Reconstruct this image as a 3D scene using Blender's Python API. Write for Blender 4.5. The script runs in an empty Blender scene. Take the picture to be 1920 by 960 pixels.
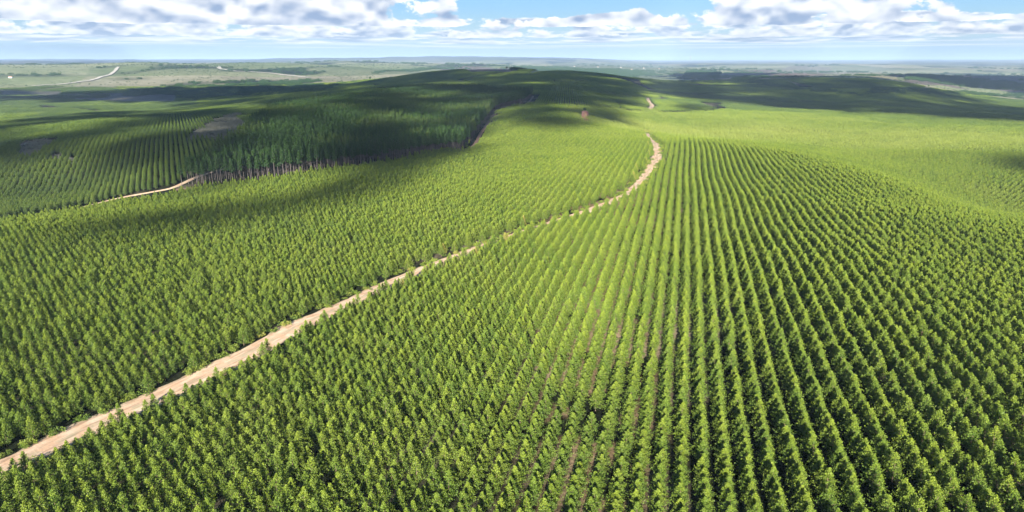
import bpy, math, random
import numpy as np
random.seed(7); rng = np.random.default_rng(7)
R = math.radians
scene = bpy.context.scene
COL = scene.collection

# ------------------------------------------------------------------ camera
W0, H0, F = 1920.0, 960.0, 1297.0
PITCH = R(15.8); CAMZ = 62.0
cam = bpy.data.cameras.new('camera'); camo = bpy.data.objects.new('camera', cam); COL.objects.link(camo)
cam.sensor_width = 36; cam.lens = F / W0 * 36; cam.clip_start = 1; cam.clip_end = 90000
camo.location = (0, 0, CAMZ); camo.rotation_euler = (math.pi / 2 - PITCH, 0, 0)
scene.camera = camo
scene.render.resolution_x, scene.render.resolution_y = 1024, 512
cp, sp = math.cos(PITCH), math.sin(PITCH)
def raydir(px, py):
    a, b = (px - W0 / 2) / F, (H0 / 2 - py) / F
    return np.array([a, cp + b * sp, -sp + b * cp])
def project(x, y, z):
    dz = z - CAMZ
    zc = y * cp - dz * sp; yc = y * sp + dz * cp
    zc_ = np.where(zc > 1, zc, 1)
    return W0 / 2 + F * x / zc_, H0 / 2 - F * yc / zc_, zc

# ------------------------------------------------------------------ sun, render settings
sv = -raydir(1120, 575); sv /= np.linalg.norm(sv)          # towards the sun (low, behind the camera)
SUN_EL = math.asin(sv[2]); SUN_AZ = math.atan2(sv[0], sv[1])  # azimuth clockwise from +Y
sun = bpy.data.lights.new('sun', 'SUN'); suno = bpy.data.objects.new('sun', sun); COL.objects.link(suno)
sun.energy = 5.0; sun.angle = R(0.5); sun.color = (1.0, 0.96, 0.90)
from mathutils import Vector, Matrix
suno.rotation_euler = Vector(sv).to_track_quat('Z', 'Y').to_euler()
vs = scene.view_settings; vs.view_transform = 'Standard'; vs.look = 'None'; vs.gamma = 1
vs.use_curve_mapping = False; vs.exposure = 1.6
cy = scene.cycles
cy.max_bounces = 5; cy.diffuse_bounces = 1; cy.glossy_bounces = 1; cy.transmission_bounces = 2
cy.transparent_max_bounces = 14; cy.volume_bounces = 0; cy.use_denoising = True
cy.caustics_reflective = False; cy.caustics_refractive = False
cy.sample_clamp_indirect = 4
try: cy.denoiser = 'OPENIMAGEDENOISE'
except Exception: pass

# ------------------------------------------------------------------ node helper
class NT:
    def __init__(s, tree): s.t = tree; s.t.nodes.clear()
    def n(s, typ, **kw):
        nd = s.t.nodes.new(typ); ins = kw.pop('ins', {})
        for k, v in kw.items(): setattr(nd, k, v)
        for k, v in ins.items():
            if isinstance(v, bpy.types.NodeSocket): s.t.links.new(v, nd.inputs[k])
            else: nd.inputs[k].default_value = v
        return nd
    def m(s, op, a, b=0.0, c=None, clamp=False):
        nd = s.n('ShaderNodeMath', operation=op, use_clamp=clamp)
        for i, v in enumerate([a, b] + ([c] if c is not None else [])):
            if isinstance(v, bpy.types.NodeSocket): s.t.links.new(v, nd.inputs[i])
            else: nd.inputs[i].default_value = v
        return nd.outputs[0]
    def mr(s, v, a, b, c=0.0, d=1.0, smooth=True):
        nd = s.n('ShaderNodeMapRange', interpolation_type='SMOOTHSTEP' if smooth else 'LINEAR')
        for i, q in enumerate([v, a, b, c, d]):
            if isinstance(q, bpy.types.NodeSocket): s.t.links.new(q, nd.inputs[i])
            else: nd.inputs[i].default_value = q
        return nd.outputs[0]
    def mix(s, f, a, b, blend='MIX'):
        nd = s.n('ShaderNodeMix', data_type='RGBA', blend_type=blend)
        for i, q in ((0, f), (6, a), (7, b)):
            if isinstance(q, bpy.types.NodeSocket): s.t.links.new(q, nd.inputs[i])
            else: nd.inputs[i].default_value = q if i == 0 else (*q, 1)
        return nd.outputs[2]
    def noise(s, vec, scale=1.0, detail=4.0, rough=0.55, dist=0.0):
        return s.n('ShaderNodeTexNoise', ins={'Vector': vec, 'Scale': scale, 'Detail': detail, 'Roughness': rough, 'Distortion': dist}).outputs[0]
    def comb(s, x, y, z):
        nd = s.n('ShaderNodeCombineXYZ')
        for i, q in enumerate([x, y, z]):
            if isinstance(q, bpy.types.NodeSocket): s.t.links.new(q, nd.inputs[i])
            else: nd.inputs[i].default_value = q
        return nd.outputs[0]
    def link(s, a, b): s.t.links.new(a, b)

# ------------------------------------------------------------------ world: sky with banks of cumulus
world = bpy.data.worlds.new('World'); scene.world = world; world.use_nodes = True
w = NT(world.node_tree)
sky = w.n('ShaderNodeTexSky', sky_type='NISHITA', sun_disc=False, sun_elevation=SUN_EL, sun_rotation=SUN_AZ,
          altitude=300, air_density=1.0, dust_density=0.6, ozone_density=2.0)
tc = w.n('ShaderNodeTexCoord')
sep = w.n('ShaderNodeSeparateXYZ', ins={0: tc.outputs['Generated']})
X, Y, Z = sep.outputs
az = w.m('ARCTAN2', X, Y); el = w.m('ARCSINE', Z)
def bump1(x, c, wd):      # smooth bump of half width wd round c
    d = w.m('ABSOLUTE', w.m('SUBTRACT', x, c))
    return w.mr(d, 0.0, wd, 1.0, 0.0)
def bank(sx, sy, seed, thr, soft, lo, hi, dx, extra=None, rough=0.62, detail=8.0, fade=0.012):
    """one bank of cloud between elevations lo..hi; gives (cover, light)"""
    def dens(off, det):
        v = w.comb(w.m('MULTIPLY', az, sx), w.m('MULTIPLY', w.m('ADD', el, off), sy), seed)
        return w.noise(v, 1.0, det, rough, 0.15)
    d0 = dens(0.0, detail); dl = dens(0.0, 2.6); d1 = dens(dx * 1.3, 2.6); d2 = dens(-dx * 1.2, 1.5)
    env = w.m('MULTIPLY', w.mr(el, lo, lo + fade * .5), w.mr(el, hi - fade, hi, 1.0, 0.0))
    t = w.m('SUBTRACT', 1.0, env); t = w.m('MULTIPLY', t, 0.35)
    dd = w.m('SUBTRACT', d0, t)
    if extra is not None: dd = w.m('ADD', dd, extra)
    cov = w.mr(dd, thr, thr + soft)
    light = w.m('ADD', w.m('ADD', w.m('MULTIPLY', w.m('SUBTRACT', dl, d1), 5.2), w.m('MULTIPLY', w.m('SUBTRACT', d0, dl), 2.4)), 0.82)
    light = w.m('ADD', light, w.m('MULTIPLY', w.m('SUBTRACT', d2, thr), -2.4))
    light = w.m('ADD', light, w.m('MULTIPLY', w.m('SUBTRACT', dd, thr + soft), -1.5))
    light = w.m('MAXIMUM', w.m('MINIMUM', light, 1.0), 0.0)
    return cov, light
CW = (10.6, 10.7, 10.8); CD = (3.2, 4.3, 6.2)
bg_col = w.mix(0.5, sky.outputs[0], (2.6, 5.6, 9.0))
# pale air near the horizon
bg_col = w.mix(w.mr(el, 0.0, 0.055, 0.85, 0.0), bg_col, (5.0, 7.1, 9.1))
bg_col = w.mix(w.mr(el, 0.03, 0.085, 0.0, 0.6), bg_col, (2.6, 5.6, 9.2))
bg_col = w.mix(w.mr(el, 0.12, 0.5, 0.0, 0.85), bg_col, (.7, 1.9, 5.2))
# coverage wishes: more cloud left and right, an open gap right of the middle
gap = w.m('MULTIPLY', bump1(az, 0.10, 0.24), w.mr(el, 0.052, 0.066))
gapL = w.m('MULTIPLY', bump1(az, 0.02, 0.15), w.mr(el, 0.050, 0.062))
gapR = w.m('MULTIPLY', bump1(az, 0.62, 0.14), w.mr(el, 0.048, 0.056))
ex_top = w.m('MULTIPLY', w.m('ADD', w.m('ADD', gap, w.m('MULTIPLY', gapL, .5)), gapR), -0.22)
ex_top = w.m('ADD', ex_top, w.m('MULTIPLY', bump1(az, -0.45, 0.50), 0.10))
ex_top = w.m('ADD', ex_top, w.m('MULTIPLY', bump1(az, 0.38, 0.20), 0.07))
iso = w.m('MULTIPLY', bump1(az, 0.128, 0.085), bump1(el, 0.060, 0.016))
ex_top = w.m('ADD', ex_top, w.m('MULTIPLY', iso, 0.30))
iso2 = w.m('MULTIPLY', bump1(az, 0.15, 0.13), bump1(el, 0.086, 0.010))
ex_top = w.m('ADD', ex_top, w.m('MULTIPLY', iso2, 0.30))
layers = [
    (bank(3.5, 260.0, 3.1, 0.44, 0.22, 0.010, 0.036, 0.0012, detail=5.0), 0.65),
    (bank(11.0, 120.0, 11.7, 0.40, 0.12, 0.018, 0.046, 0.0022), 0.9),
    (bank(18.0, 42.0, 25.3, 0.43, 0.09, 0.026, 0.064, 0.0040, ex_top), 0.95),
    (bank(13.0, 21.0, 41.9, 0.45, 0.06, 0.040, 0.24, 0.0095, ex_top), 1.0),
]
col = bg_col
for (cov, light), op in layers:
    c = w.mix(light, CD, CW)
    c = w.mix(w.mr(el, 0.0, 0.06, 0.5, 0.0), c, (6.2, 7.6, 9.0))
    col = w.mix(w.m('MULTIPLY', cov, op), col, c)
bg = w.n('ShaderNodeBackground', ins={'Color': col, 'Strength': 0.040})
wo = w.n('ShaderNodeOutputWorld', ins={'Surface': bg.outputs[0]})
world.cycles.sampling_method = 'MANUAL'; world.cycles.sample_map_resolution = 512

# ------------------------------------------------------------------ terrain height
COLPX = np.array([-200, 100, 330, 640, 870, 1050, 1250, 1450, 1650, 1900, 2150], float)
DK = np.array([60, 100, 200, 300, 380, 460, 540, 640, 760, 900, 1100, 1400, 1800, 2300, 3000, 4200, 6000, 9000, 14000, 22000, 34000], float)
HT = np.array([
 [0,0,-1,-3,-8,-10,-6,-4,-6,-10,-16,-24,-32,-30,-10,18,30,20,40,70,70],
 [0,0,-1,-2,-8,-12,-4, 2, 0,-6,-14,-24,-32,-32,-12,34,36,10,40,75,70],
 [0,0, 0,-3,-6, 2, 4, 3, 0,-4,-10,-20,-30,-32,-14,34,36,10,40,75,70],
 [0,0, 1, 0,-2, 0, 3, 6, 7, 7, 5, 0,-6,-12,-20,25,36,20,95,90,80],
 [0,0, 3, 2, 0, 0, 0, 3, 6, 8, 9,11,18,29,10, 0,20,20,125,118,80],
 [0,0, 5, 6, 5, 4, 6,11,10,10,11,13,18,27, 0,-20,0,10,95,95,80],
 [0,1, 6, 9,10, 9, 2,-6,-8,-7,-8,-9,-10,-4,-20,-30,-20,0,10,30,60],
 [3,4, 7, 8, 8, 6, 0,-8,-8,-7,-9,-14,-20,-10,0,-22,-38,0,0,30,60],
 [6,7, 9, 7, 4,-2,-8,-9,-8,-7,-8,-16,-24,-10,0,-20,-48,-5,0,40,70],
 [7,8, 8, 3,-9,-17,-10,-4,-7,-7,-12,-25,-45,-52,-55,-16,-52,-15,10,50,80],
 [7,8, 8, 2,-8,-13,-8,-4,-7,-9,-16,-30,-48,-52,-52,-20,-50,-15,10,50,80]], float)
AZK = np.arctan((COLPX - 960) / (F * 1.03)); LK = np.log(DK)
def _herm(xk, V, x):           # cubic Hermite along axis 0 of V (monotone-free, Catmull-Rom)
    m = np.gradient(V, xk, axis=0)
    i = np.clip(np.searchsorted(xk, x) - 1, 0, len(xk) - 2)
    hh = xk[i + 1] - xk[i]; t = np.clip((x - xk[i]) / hh, 0, 1)
    return i, hh, t, m
def _hermval(V0, V1, m0, m1, hh, t):
    t2 = t * t; t3 = t2 * t
    return (2*t3-3*t2+1)*V0 + (t3-2*t2+t)*hh*m0 + (-2*t3+3*t2)*V1 + (t3-t2)*hh*m1
_mL = np.gradient(HT, LK, axis=1)
def height(x, y):
    x = np.asarray(x, float); y = np.asarray(y, float)
    r = np.hypot(x, y); a = np.arctan2(x, y); a = np.clip(a, AZK[0], AZK[-1]); l = np.log(np.maximum(r, DK[0]))
    j = np.clip(np.searchsorted(LK, l) - 1, 0, len(LK) - 2); hl = LK[j+1]-LK[j]; tl = np.clip((l-LK[j])/hl, 0, 1)
    i = np.clip(np.searchsorted(AZK, a) - 1, 0, len(AZK) - 2); ha = AZK[i+1]-AZK[i]; ta = np.clip((a-AZK[i])/ha, 0, 1)
    def colv(k):
        k = np.clip(k, 0, len(AZK) - 1)
        return _hermval(HT[k, j], HT[k, j+1], _mL[k, j], _mL[k, j+1], hl, tl)
    v0, v1, v2, v3 = colv(i-1), colv(i), colv(i+1), colv(i+2)
    m0 = (v2 - v0) * .5; m1 = (v3 - v1) * .5
    g = _hermval(v1, v2, m0, m1, 1.0, ta)
    back = np.clip((y + 40) / 120, 0, 1); g = g * back
    A1 = 0.44 * np.clip(r / 120, 0.3, 1.5)
    g = g + A1 * (np.sin(x/23 + 1.3*np.sin(y/37)) * np.cos(y/29 + .7) + .8*np.sin(x/51 - y/63 + 2.0)*1.3)
    A2 = np.clip((r - 500) / 900, 0, 1) * 2.2
    g = g + A2 * (np.sin(x/97 + 1.1*np.sin(y/180) + 1) * np.cos(y/141) + np.sin(x/210 + y/160))
    A3 = np.clip((r - 2500) / 3000, 0, 1) * 11
    g = g + A3 * (np.sin(x/520 + 1.7*np.sin(y/900)) * np.sin(y/610 + 1) + .6*np.sin(x/1300 + y/800) + .8*np.sin(x/190)*np.sin(y/240+x/700))
    return g
def at(px, py, lift=0.0):      # where the line of sight of a photo pixel meets the terrain
    d = raydir(px, py); d = d / math.hypot(d[0], d[1])
    D = np.exp(np.linspace(math.log(50), math.log(40000), 6000))
    z = CAMZ + d[2] * D; g = height(d[0]*D, d[1]*D) + lift
    k = np.argmax(z < g)
    if k == 0: k = len(D) - 1
    return d[0]*D[k], d[1]*D[k], g[k] - lift
def poly(pts, lift=0.0): return np.array([at(a, b, lift)[:2] for a, b in pts])
def inside(P, x, y):
    x = np.asarray(x); y = np.asarray(y); r = np.zeros(x.shape, bool); n = len(P)
    for i in range(n):
        x1, y1 = P[i]; x2, y2 = P[(i+1) % n]
        c = (y1 > y) != (y2 > y)
        r ^= c & (x < (x2-x1)*(y-y1)/((y2-y1) if y2 != y1 else 1e-9) + x1)
    return r
def polydist(L, x, y):         # distance to a polyline
    best = np.full(np.shape(x), 1e9)
    for (x1, y1), (x2, y2) in zip(L[:-1], L[1:]):
        dx, dy = x2-x1, y2-y1; q = dx*dx+dy*dy + 1e-9
        t = np.clip(((x-x1)*dx+(y-y1)*dy)/q, 0, 1)
        best = np.minimum(best, np.hypot(x-x1-t*dx, y-y1-t*dy))
    return best
def vnoise(x, y, s, seed=0):   # smooth value noise 0..1
    x = x/s + 37.7*seed; y = y/s - 11.3*seed
    xi = np.floor(x); yi = np.floor(y); fx = x-xi; fy = y-yi
    fx = fx*fx*(3-2*fx); fy = fy*fy*(3-2*fy)
    def h(a, b): 
        v = np.sin(a*127.1 + b*311.7 + seed*74.7)*43758.5453; return v - np.floor(v)
    return (h(xi,yi)*(1-fx)+h(xi+1,yi)*fx)*(1-fy) + (h(xi,yi+1)*(1-fx)+h(xi+1,yi+1)*fx)*fy

# ------------------------------------------------------------------ land-use outlines
def smooth_line(P, step):
    P = np.array(P, float); out = []
    Q = np.vstack([2*P[0]-P[1], P, 2*P[-1]-P[-2]])
    for i in range(1, len(Q)-2):
        n = max(2, int(np.hypot(*(Q[i+1]-Q[i]))/step))
        for t in np.linspace(0, 1, n, endpoint=False):
            out.append(.5*((2*Q[i]) + (-Q[i-1]+Q[i+1])*t + (2*Q[i-1]-5*Q[i]+4*Q[i+1]-Q[i+2])*t*t + (-Q[i-1]+3*Q[i]-3*Q[i+1]+Q[i+2])*t**3))
    out.append(P[-1]); return np.array(out)
ROAD = smooth_line([at(a, b)[:2] for a, b in [(-150,955),(0,886),(180,800),(350,724),(470,664),(560,614),(650,574),(745,528),(850,486),(925,458),(1000,431),(1075,406),(1130,386),(1178,364),(1204,340),(1224,312),(1234,290),(1226,268),(1212,250)]], 4)
_e = ROAD[-1]
ROAD2 = smooth_line([at(1219,207)[:2], at(1222,198)[:2], at(1216,190)[:2], at(1214, 184)[:2]], 6)
SIDE = smooth_line([at(a, b)[:2] for a, b in [(-60,425),(120,396),(200,377),(280,361),(318,354),(345,343),(372,331),(412,319),(440,311)]], 4)
EDGE = smooth_line([at(a, b)[:2] for a, b in [(330,356),(430,348),(540,334),(640,320),(760,302),(868,286),(903,248),(936,208),(985,196),(1000,180)]], 4)
P_FOREST = np.array([at(a, b)[:2] for a, b in [(335,351),(430,345),(540,331),(640,317),(760,299),(866,283),(899,247),(930,208),(982,195),(1000,180)]]
                    + [at(a, b, 15)[:2] for a, b in [(985,163),(900,158),(800,158),(700,166),(600,177),(520,190),(468,216)]]
                    + [at(a, b)[:2] for a, b in [(470,262),(425,300),(380,322)]])
P_LEFT = np.array([at(a, b)[:2] for a, b in [(-300,470),(-60,425),(120,396),(200,377),(280,361),(318,354),(372,331),(440,311),(470,262)]]
                  + [at(a, b)[:2] for a, b in [(470,218),(420,212),(330,216),(200,222),(0,238),(-300,262)]])
P_ROWS = np.array([at(a, b)[:2] for a, b in [(1000,198),(1080,202),(1165,205),(1150,176),(1110,150),(1040,149),(1008,168)]])
P_SCRUB = [poly([(345,272),(372,262),(405,268),(452,262),(458,230),(448,212),(425,218),(398,226),(372,245)]),
           poly([(30,292),(45,272),(72,263),(98,262),(96,274),(78,290),(50,300)]), poly([(96,300),(104,288),(120,292),(112,306)]), poly([(128,304),(138,294),(146,302),(138,312)])]
P_GULLY = poly([(450,272),(459,268),(460,240),(452,240)])
P_NOTCH = poly([(1088,234),(1106,234),(1104,214),(1088,214)])
# far clearings (pinkish, stubble), pale pasture, darker wood
def sector(pts):               # outline given as (photo column on the horizon, distance)
    return np.array([[D*math.sin(a_), D*math.cos(a_)] for a_, D in [(math.atan((c_-960)/(F*1.03)), D) for c_, D in pts]])
FARM = [ # polygon, colour
 (sector([(1640,3400),(2050,3100),(2050,4500),(1640,4700)]), (.21,.16,.14)),
 (sector([(1540,3300),(1650,3300),(1660,4300),(1540,4300)]), (.46,.38,.26)),
 (sector([(1290,3100),(1440,3100),(1440,4000),(1290,4000)]), (.30,.22,.18)),
 (sector([(1440,4700),(1620,4700),(1600,6500),(1440,6500)]), (.42,.36,.27)),
 (sector([(1750,5600),(1950,5600),(1900,6600),(1750,6600)]), (.34,.33,.20)),
 (poly([(60,186),(330,192),(335,170),(210,176),(100,178)]), (.17,.14,.11)),
 (poly([(0,180),(110,180),(120,172),(0,170)]), (.16,.15,.12)),
 (poly([(820,134),(880,137),(960,136),(960,128),(880,124),(840,127)]), (.22,.16,.12)),
 (poly([(1330,146),(1430,150),(1500,146),(1560,138),(1470,132),(1380,133)]), (.26,.19,.15)),
 (poly([(1560,141),(1620,142),(1690,153),(1660,136),(1600,134)]), (.40,.33,.20)),
 (poly([(1690,156),(1760,160),(1820,168),(1740,150),(1700,145)]), (.22,.17,.14)),
 (poly([(1440,136),(1560,140),(1560,126),(1480,124)]), (.30,.26,.18)),
 (poly([(990,140),(1250,142),(1300,130),(1200,118),(1040,119)]), (.20,.22,.11)),
]
def zone_color(x, y):
    """colour of the open ground, with sunlit soil and far cloud shade painted in"""
    r = np.hypot(x, y); n1 = vnoise(x, y, 35, 1); n2 = vnoise(x, y, 190, 2); n3 = vnoise(x, y, 900, 3); n4 = vnoise(x, y, 7, 4)
    soil = np.array([.50, .38, .28]); under = np.array([.022, .027, .012])
    c = np.empty(x.shape + (3,))
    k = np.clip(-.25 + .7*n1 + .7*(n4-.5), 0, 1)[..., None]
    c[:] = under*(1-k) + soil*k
    strip = np.exp(-((np.arctan2(x, y)-.13)/.10)**2)*(r < 330)  # sunlit soil between the rows imitated by a paler colour in this sector
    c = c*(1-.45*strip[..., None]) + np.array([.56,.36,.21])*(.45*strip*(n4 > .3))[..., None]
    far = np.clip((r-2300)/500, 0, 1)[..., None]
    sc = np.clip((n3*.6+n2*.4 - .38)*4, 0, 1)[..., None]
    pasture = np.array([.25, .27, .12])*(1-sc) + np.array([.38, .34, .21])*sc
    wood = np.array([.035, .055, .026])
    wmask = np.clip((vnoise(x, y, 420, 8)*.6 + vnoise(x, y*.5, 160, 9)*.4 - .56)*9, 0, 1)[..., None]
    u_ = x*.87 + y*.5 + 120*n3; v_ = (y*.87 - x*.5 + 90*n2)
    ci = np.floor(u_/520); cj = np.floor(v_/830); hh_ = np.sin(ci*12.9898 + cj*78.233)*43758.5453; hh_ = hh_ - np.floor(hh_)
    par = np.array([[.34,.35,.17],[.20,.25,.10],[.50,.42,.28],[.40,.32,.23],[.12,.17,.07],[.45,.44,.25],[.30,.33,.15],[.17,.22,.10]])
    pasture = pasture*.5 + par[(hh_*8).astype(int) % 8]*.55
    fc = pasture*(1-wmask) + wood*wmask
    vf = np.clip((r-9000)/4000, 0, 1)[..., None]; lf = (np.arctan2(x, y) < .09)[..., None]; fc = fc*(1-vf) + np.where(lf, np.array([.022,.036,.03]), fc*.55)*vf  # cloud shade painted into the far ridge colour, left of the middle
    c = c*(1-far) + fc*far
    for P, q in FARM:
        m = inside(P, x, y); c[m] = np.array(q)*(.85+.3*n1[m])[:, None]
    for P in P_SCRUB:
        m = inside(P, x, y); c[m] = (np.array([.13,.125,.09])*(.7+.6*n4[m])[:, None])
    m = inside(P_GULLY, x, y) | inside(P_NOTCH, x, y); c[m] = (.33,.17,.11)
    return c

# ------------------------------------------------------------------ materials
def mat(name):
    m = bpy.data.materials.new(name); m.use_nodes = True; return m, NT(m.node_tree)
def princ(t, color, rough=.8, spec=.2, normal=None):
    p = t.n('ShaderNodeBsdfPrincipled', ins={'Roughness': rough, 'Specular IOR Level': spec})
    if isinstance(color, bpy.types.NodeSocket): t.link(color, p.inputs['Base Color'])
    else: p.inputs['Base Color'].default_value = (*color, 1)
    if normal is not None: t.link(normal, p.inputs['Normal'])
    return p
def out(t, sh): t.n('ShaderNodeOutputMaterial', ins={'Surface': sh})
def simple(name, color, rough=.8, var=.25, scale=.6, spec=.2):
    m, t = mat(name); g = t.n('ShaderNodeNewGeometry')
    n = t.noise(g.outputs['Position'], scale, 5)
    c = t.mix(n, tuple(q*(1-var) for q in color), tuple(min(1, q*(1+var)) for q in color))
    out(t, princ(t, c, rough, spec).outputs[0]); return m
# ground
m_ground, t = mat('ground')
g = t.n('ShaderNodeNewGeometry'); P_ = g.outputs['Position']
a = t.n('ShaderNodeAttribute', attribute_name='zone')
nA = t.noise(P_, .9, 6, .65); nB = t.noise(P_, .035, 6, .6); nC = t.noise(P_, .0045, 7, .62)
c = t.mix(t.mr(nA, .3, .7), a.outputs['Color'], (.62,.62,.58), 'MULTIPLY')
c = t.mix(t.mr(nB, .35, .65, 0, .55), c, (.45,.52,.42), 'MULTIPLY')
c = t.mix(t.mr(nC, .35, .7, 0, .5), c, (.55,.62,.5), 'MULTIPLY')
hb = t.m('ADD', t.m('MULTIPLY', nA, .25), t.m('MULTIPLY', nB, 3.5))
bmp = t.n('ShaderNodeBump', ins={'Strength': .8, 'Distance': 1.0, 'Height': hb})
out(t, princ(t, c, .95, .05, bmp.outputs[0]).outputs[0])
# dirt road: across coordinate in UV.x
m_road, t = mat('dirt_road')
g = t.n('ShaderNodeNewGeometry'); uv = t.n('ShaderNodeUVMap')
s_ = t.n('ShaderNodeSeparateXYZ', ins={0: uv.outputs[0]})
nA = t.noise(g.outputs['Position'], .35, 6, .6); nB = t.noise(g.outputs['Position'], 2.5, 4)
strk = t.noise(t.comb(t.m('MULTIPLY', s_.outputs[0], 9), t.m('MULTIPLY', s_.outputs[1], .12), 0), 1, 4)
c = t.mix(t.mr(nA, .35, .65), (.62,.40,.24), (.74,.54,.36))
c = t.mix(t.mr(strk, .45, .7, 0, .8), c, (.34,.21,.13))
mid_ = t.mr(t.m('ABSOLUTE', t.m('SUBTRACT', s_.outputs[0], .5)), .04, .13, .55, 0.0)
c = t.mix(t.m('MULTIPLY', mid_, t.mr(nA, .4, .6)), c, (.30,.27,.15))
edge = t.mr(t.m('ABSOLUTE', t.m('SUBTRACT', s_.outputs[0], .5)), .3, .5)
c = t.mix(t.m('MULTIPLY', edge, t.mr(nB, .3, .6)), c, (.20,.19,.12))
bmp = t.n('ShaderNodeBump', ins={'Strength': .5, 'Distance': .15, 'Height': t.m('ADD', strk, nB)})
out(t, princ(t, c, .95, .05, bmp.outputs[0]).outputs[0])
def leaf_mat(name, low, tip, dark, trans=.24):
    m, t = mat(name)
    a = t.n('ShaderNodeAttribute', attribute_name='age')
    ti = t.n('ShaderNodeAttribute', attribute_name='tint', attribute_type='INSTANCER')
    oi = t.n('ShaderNodeObjectInfo')
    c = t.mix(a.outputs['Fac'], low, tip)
    c = t.mix(t.m('MULTIPLY', oi.outputs['Random'], .45), c, dark)
    c = t.mix(t.m('MAXIMUM', ti.outputs['Fac'], 0.0, clamp=True), c, (.33,.36,.07))
    c = t.mix(t.mr(ti.outputs['Fac'], .95, 1.25, 0, .7), c, (.36,.19,.06))
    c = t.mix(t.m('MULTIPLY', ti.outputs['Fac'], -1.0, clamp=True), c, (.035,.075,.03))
    p = princ(t, c, .5, .35); tr = t.n('ShaderNodeBsdfTranslucent', ins={'Color': t.mix(.5, c, (.14,.25,.025))})
    mx = t.n('ShaderNodeMixShader', ins={0: trans, 1: p.outputs[0], 2: tr.outputs[0]})
    out(t, mx.outputs[0]); return m
m_leaf = leaf_mat('young_leaves', (.022,.070,.011), (.31,.38,.034), (.06,.145,.02))  # low leaf tone also darkened to deepen the shade between rows
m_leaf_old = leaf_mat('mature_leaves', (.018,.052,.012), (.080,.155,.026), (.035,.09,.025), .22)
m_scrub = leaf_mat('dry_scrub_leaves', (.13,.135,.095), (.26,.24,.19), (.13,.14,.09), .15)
m_bark = simple('pale_bark', (.17,.14,.125), .85, .35, 1.5)
m_bark_y = simple('brown_bark', (.22,.15,.10), .9, .3, 3)

# ------------------------------------------------------------------ mesh helpers
def mesh_obj(name, V, Fc, m, link=True, attrs=None, smooth=False):
    me = bpy.data.meshes.new(name); V = np.asarray(V, float)
    me.from_pydata(V.tolist(), [], Fc if isinstance(Fc, list) else Fc.tolist())
    if m: me.materials.append(m)
    for k, v in (attrs or {}).items():
        at_ = me.attributes.new(k, 'FLOAT', 'POINT'); at_.data.foreach_set('value', np.asarray(v, np.float32))
    if smooth: me.polygons.foreach_set('use_smooth', [True]*len(me.polygons))
    me.update(); o = bpy.data.objects.new(name, me)
    if link: COL.objects.link(o)
    return o
def tag(o, label=None, cat=None, group=None, kind=None):
    if label: o['label'] = label
    if cat: o['category'] = cat
    if group: o['group'] = group
    if kind: o['kind'] = kind
    return o
def empty(name, loc, rz=0):
    o = bpy.data.objects.new(name, None); COL.objects.link(o); o.location = loc; o.rotation_euler = (0, 0, rz); return o
def tube(pts, rad, n=5):
    V = []; Fc = []
    for i, (p, r) in enumerate(zip(pts, rad)):
        d = Vector(pts[min(i+1, len(pts)-1)]) - Vector(pts[max(i-1, 0)]); d.normalize()
        q = d.to_track_quat('Z', 'Y')
        for k in range(n):
            a_ = 2*math.pi*k/n; V.append(tuple(Vector(p) + q @ Vector((r*math.cos(a_), r*math.sin(a_), 0))))
        if i:
            b = (i-1)*n
            for k in range(n): Fc.append([b+k, b+(k+1)%n, b+n+(k+1)%n, b+n+k])
    return V, Fc
def leaves(C, size, asp, rg, droop=.3):
    """one bent leaf-spray quad per centre"""
    n = len(C); a_ = rg.uniform(0, 2*np.pi, n)
    rad = np.stack([np.cos(a_), np.sin(a_), rg.uniform(-.9, .5, n) - droop], 1); rad /= np.linalg.norm(rad, axis=1)[:, None]
    t_ = rg.normal(size=(n, 3)); s_ = np.cross(rad, t_); s_ /= np.linalg.norm(s_, axis=1)[:, None]
    L = (size*rg.uniform(.6, 1.3, n))[:, None]
    p0 = C - rad*L*.5; p2 = C + rad*L*.5; mid = C + np.cross(rad, s_)*L*.12
    p1 = mid + s_*L*asp*.5; p3 = mid - s_*L*asp*.5
    V = np.stack([p0, p1, p2, p3], 1).reshape(-1, 3); Fc = np.arange(4*n).reshape(-1, 4)
    return V, Fc

def crown_points(H, z0, Rm, nb, nl, rg, pw=.85, up=.45):
    """leaf centres gathered round ascending branches inside a cone; age = 1 at the branch tips"""
    C = []; A = []; br = []
    for b in range(nb):
        t = (b + rg.uniform(0, .9))/nb; zb = z0 + (H - z0)*t*.93
        rr = Rm*((1-t)**pw)*(.8+.4*rg.random()); a_ = b*2.399 + rg.uniform(-.4, .4)
        base = np.array([0, 0, zb]); tip = np.array([rr*math.cos(a_), rr*math.sin(a_), zb + rr*up + .05*H*.3])
        br.append((base, tip))
        k = max(4, int(nl/nb*(.45+1.1*(1-t)))); s = rg.beta(2.2, 1.1, k)
        sp_ = .07 + .11*rr
        pts = base + (tip-base)*s[:, None] + rg.normal(size=(k, 3))*[sp_, sp_, sp_*.9]
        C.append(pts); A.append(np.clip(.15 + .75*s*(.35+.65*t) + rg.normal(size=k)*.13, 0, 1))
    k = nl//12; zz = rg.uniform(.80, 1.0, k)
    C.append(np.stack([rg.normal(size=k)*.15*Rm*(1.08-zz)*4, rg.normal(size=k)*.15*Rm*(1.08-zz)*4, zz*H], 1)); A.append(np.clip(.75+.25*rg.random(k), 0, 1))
    return np.vstack(C), np.concatenate(A), br

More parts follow.
